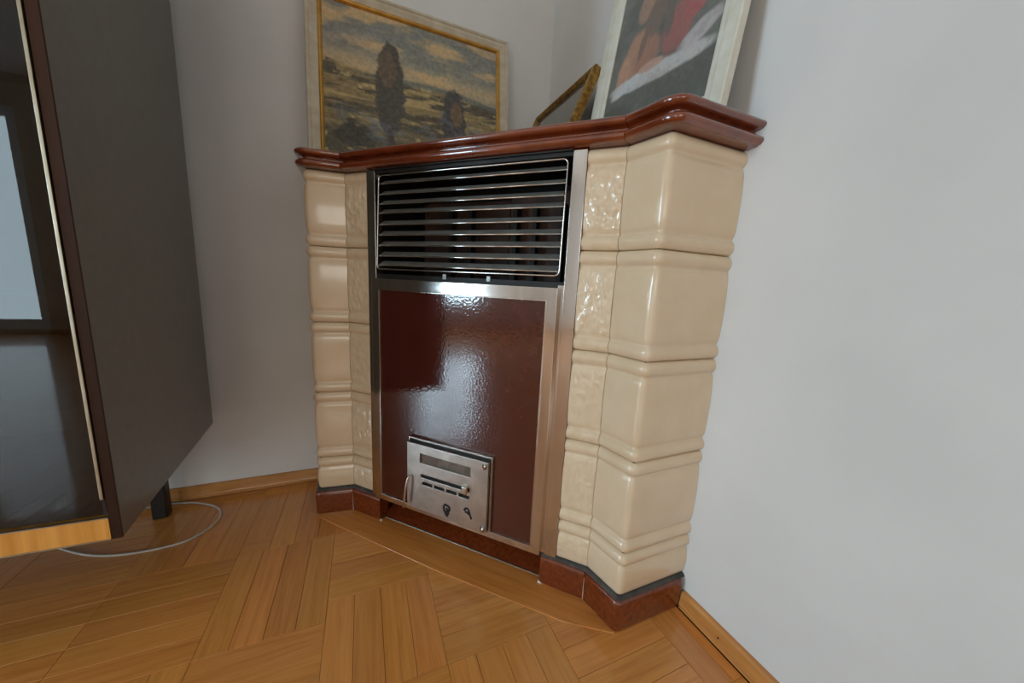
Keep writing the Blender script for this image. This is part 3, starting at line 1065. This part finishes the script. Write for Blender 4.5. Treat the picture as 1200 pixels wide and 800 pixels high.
def frame_ring(name, T_, W, H, prof, mat, parent, **kw):
    """mitred moulding: prof = closed list of (inset from outer edge, height c)"""
    n = len(prof)
    V, F = [], []
    for (ca, cb, sa_, sb_) in ((0, 0, 1, 1), (W, 0, -1, 1), (W, H, -1, -1), (0, H, 1, -1)):
        for (i_, c_) in prof:
            V.append(T_(ca + sa_ * i_, cb + sb_ * i_, c_))
    for k in range(4):
        k2 = (k + 1) % 4
        for i in range(n):
            j = (i + 1) % n
            F.append((k * n + i, k2 * n + i, k2 * n + j, k * n + j))
    return mesh(name, V, F, mat, parent, **kw)


def placer(org, ax, by, cz):
    org, ax, by, cz = (np.array(q, float) for q in (org, ax, by, cz))
    ax /= np.linalg.norm(ax); by /= np.linalg.norm(by); cz /= np.linalg.norm(cz)
    return lambda a, b_, c: tuple(org + ax * a + by * b_ + cz * c)


# landscape leaning on the back wall
ZT = 1.2012
TA = placer((.936, .110, ZT + .003), (-1, 0, 0), (0, -.12, 1), (0, 1, .12))
WA, HA = .718, .592
pa = thing('landscape_picture', 'framed field landscape in cream and gold moulding leaning on the back wall', 'picture', (.577, .095, ZT))
frame_ring('moulding', TA, WA, HA, [(0, -.026), (0, -.004), (.003, 0), (.010, 0), (.014, -.004), (.022, -.004), (.034, -.010), (.037, -.010), (.037, -.026)], M_cream, pa, label='cream outer moulding')
frame_ring('gilt_liner', TA, WA, HA, [(.037, -.026), (.037, -.0085), (.041, -.0065), (.045, -.0085), (.050, -.014), (.050, -.026)], M_gold, pa, label='gold inner liner')
painted('canvas', TA, (.049, WA - .049), (.049, HA - .049), -.016, landscape, 190, 156, M_needle, pa)
V, F = boxes([(.03, WA - .03, .03, HA - .03, -.024, -.0185)], TA)
mesh('backing', V, F, M_in, pa)

# tall portrait-format picture leaning on the right wall
TB = placer((.106, .460, ZT + .005), (0, 1, 0), (-.145, 0, 1), (1, 0, .145))
WB, HB = .496, .575
pb = thing('portrait_picture', 'tall picture in pale cream frame leaning on the right wall above the stove', 'picture', (.10, .737, ZT))
frame_ring('moulding', TB, WB, HB, [(0, -.020), (0, -.002), (.002, 0), (.030, -.001), (.036, -.005), (.048, -.006), (.055, -.010), (.055, -.020)], M_pale, pb, bevel=.0008, label='pale cream moulding')
painted('print', TB, (.054, WB - .054), (.054, HB - .054), -.013, soft_shapes, 130, 160, M_print, pb)
V, F = boxes([(.03, WB - .03, .03, HB - .03, -.0195, -.0155)], TB)
mesh('backing', V, F, M_in, pb)

# small gilt frame tucked between the two
kz = .42
TC = placer((.214, .034, ZT + .018), (0, 1, 0), (-kz, 0, 1), (1, 0, kz))
WC, HC = .424, .356
pc = thing('small_gilt_frame', 'small old gold frame leaning back between the two larger pictures', 'picture', (.18, .25, ZT))
frame_ring('moulding', TC, WC, HC, [(0, -.030), (0, -.004), (.004, 0), (.012, .001), (.018, -.004), (.022, -.010), (.022, -.030)], M_oldgold, pc, bevel=.001)
V, F = boxes([(.020, WC - .020, .020, HC - .020, -.016, -.013)], TC)
mesh('glass', V, F, M_grey, pc)
V, F = boxes([(.012, WC - .012, .012, HC - .012, -.034, -.027)], TC)
mesh('backing', V, F, M_in, pc)
print('individual strips', n_strips)
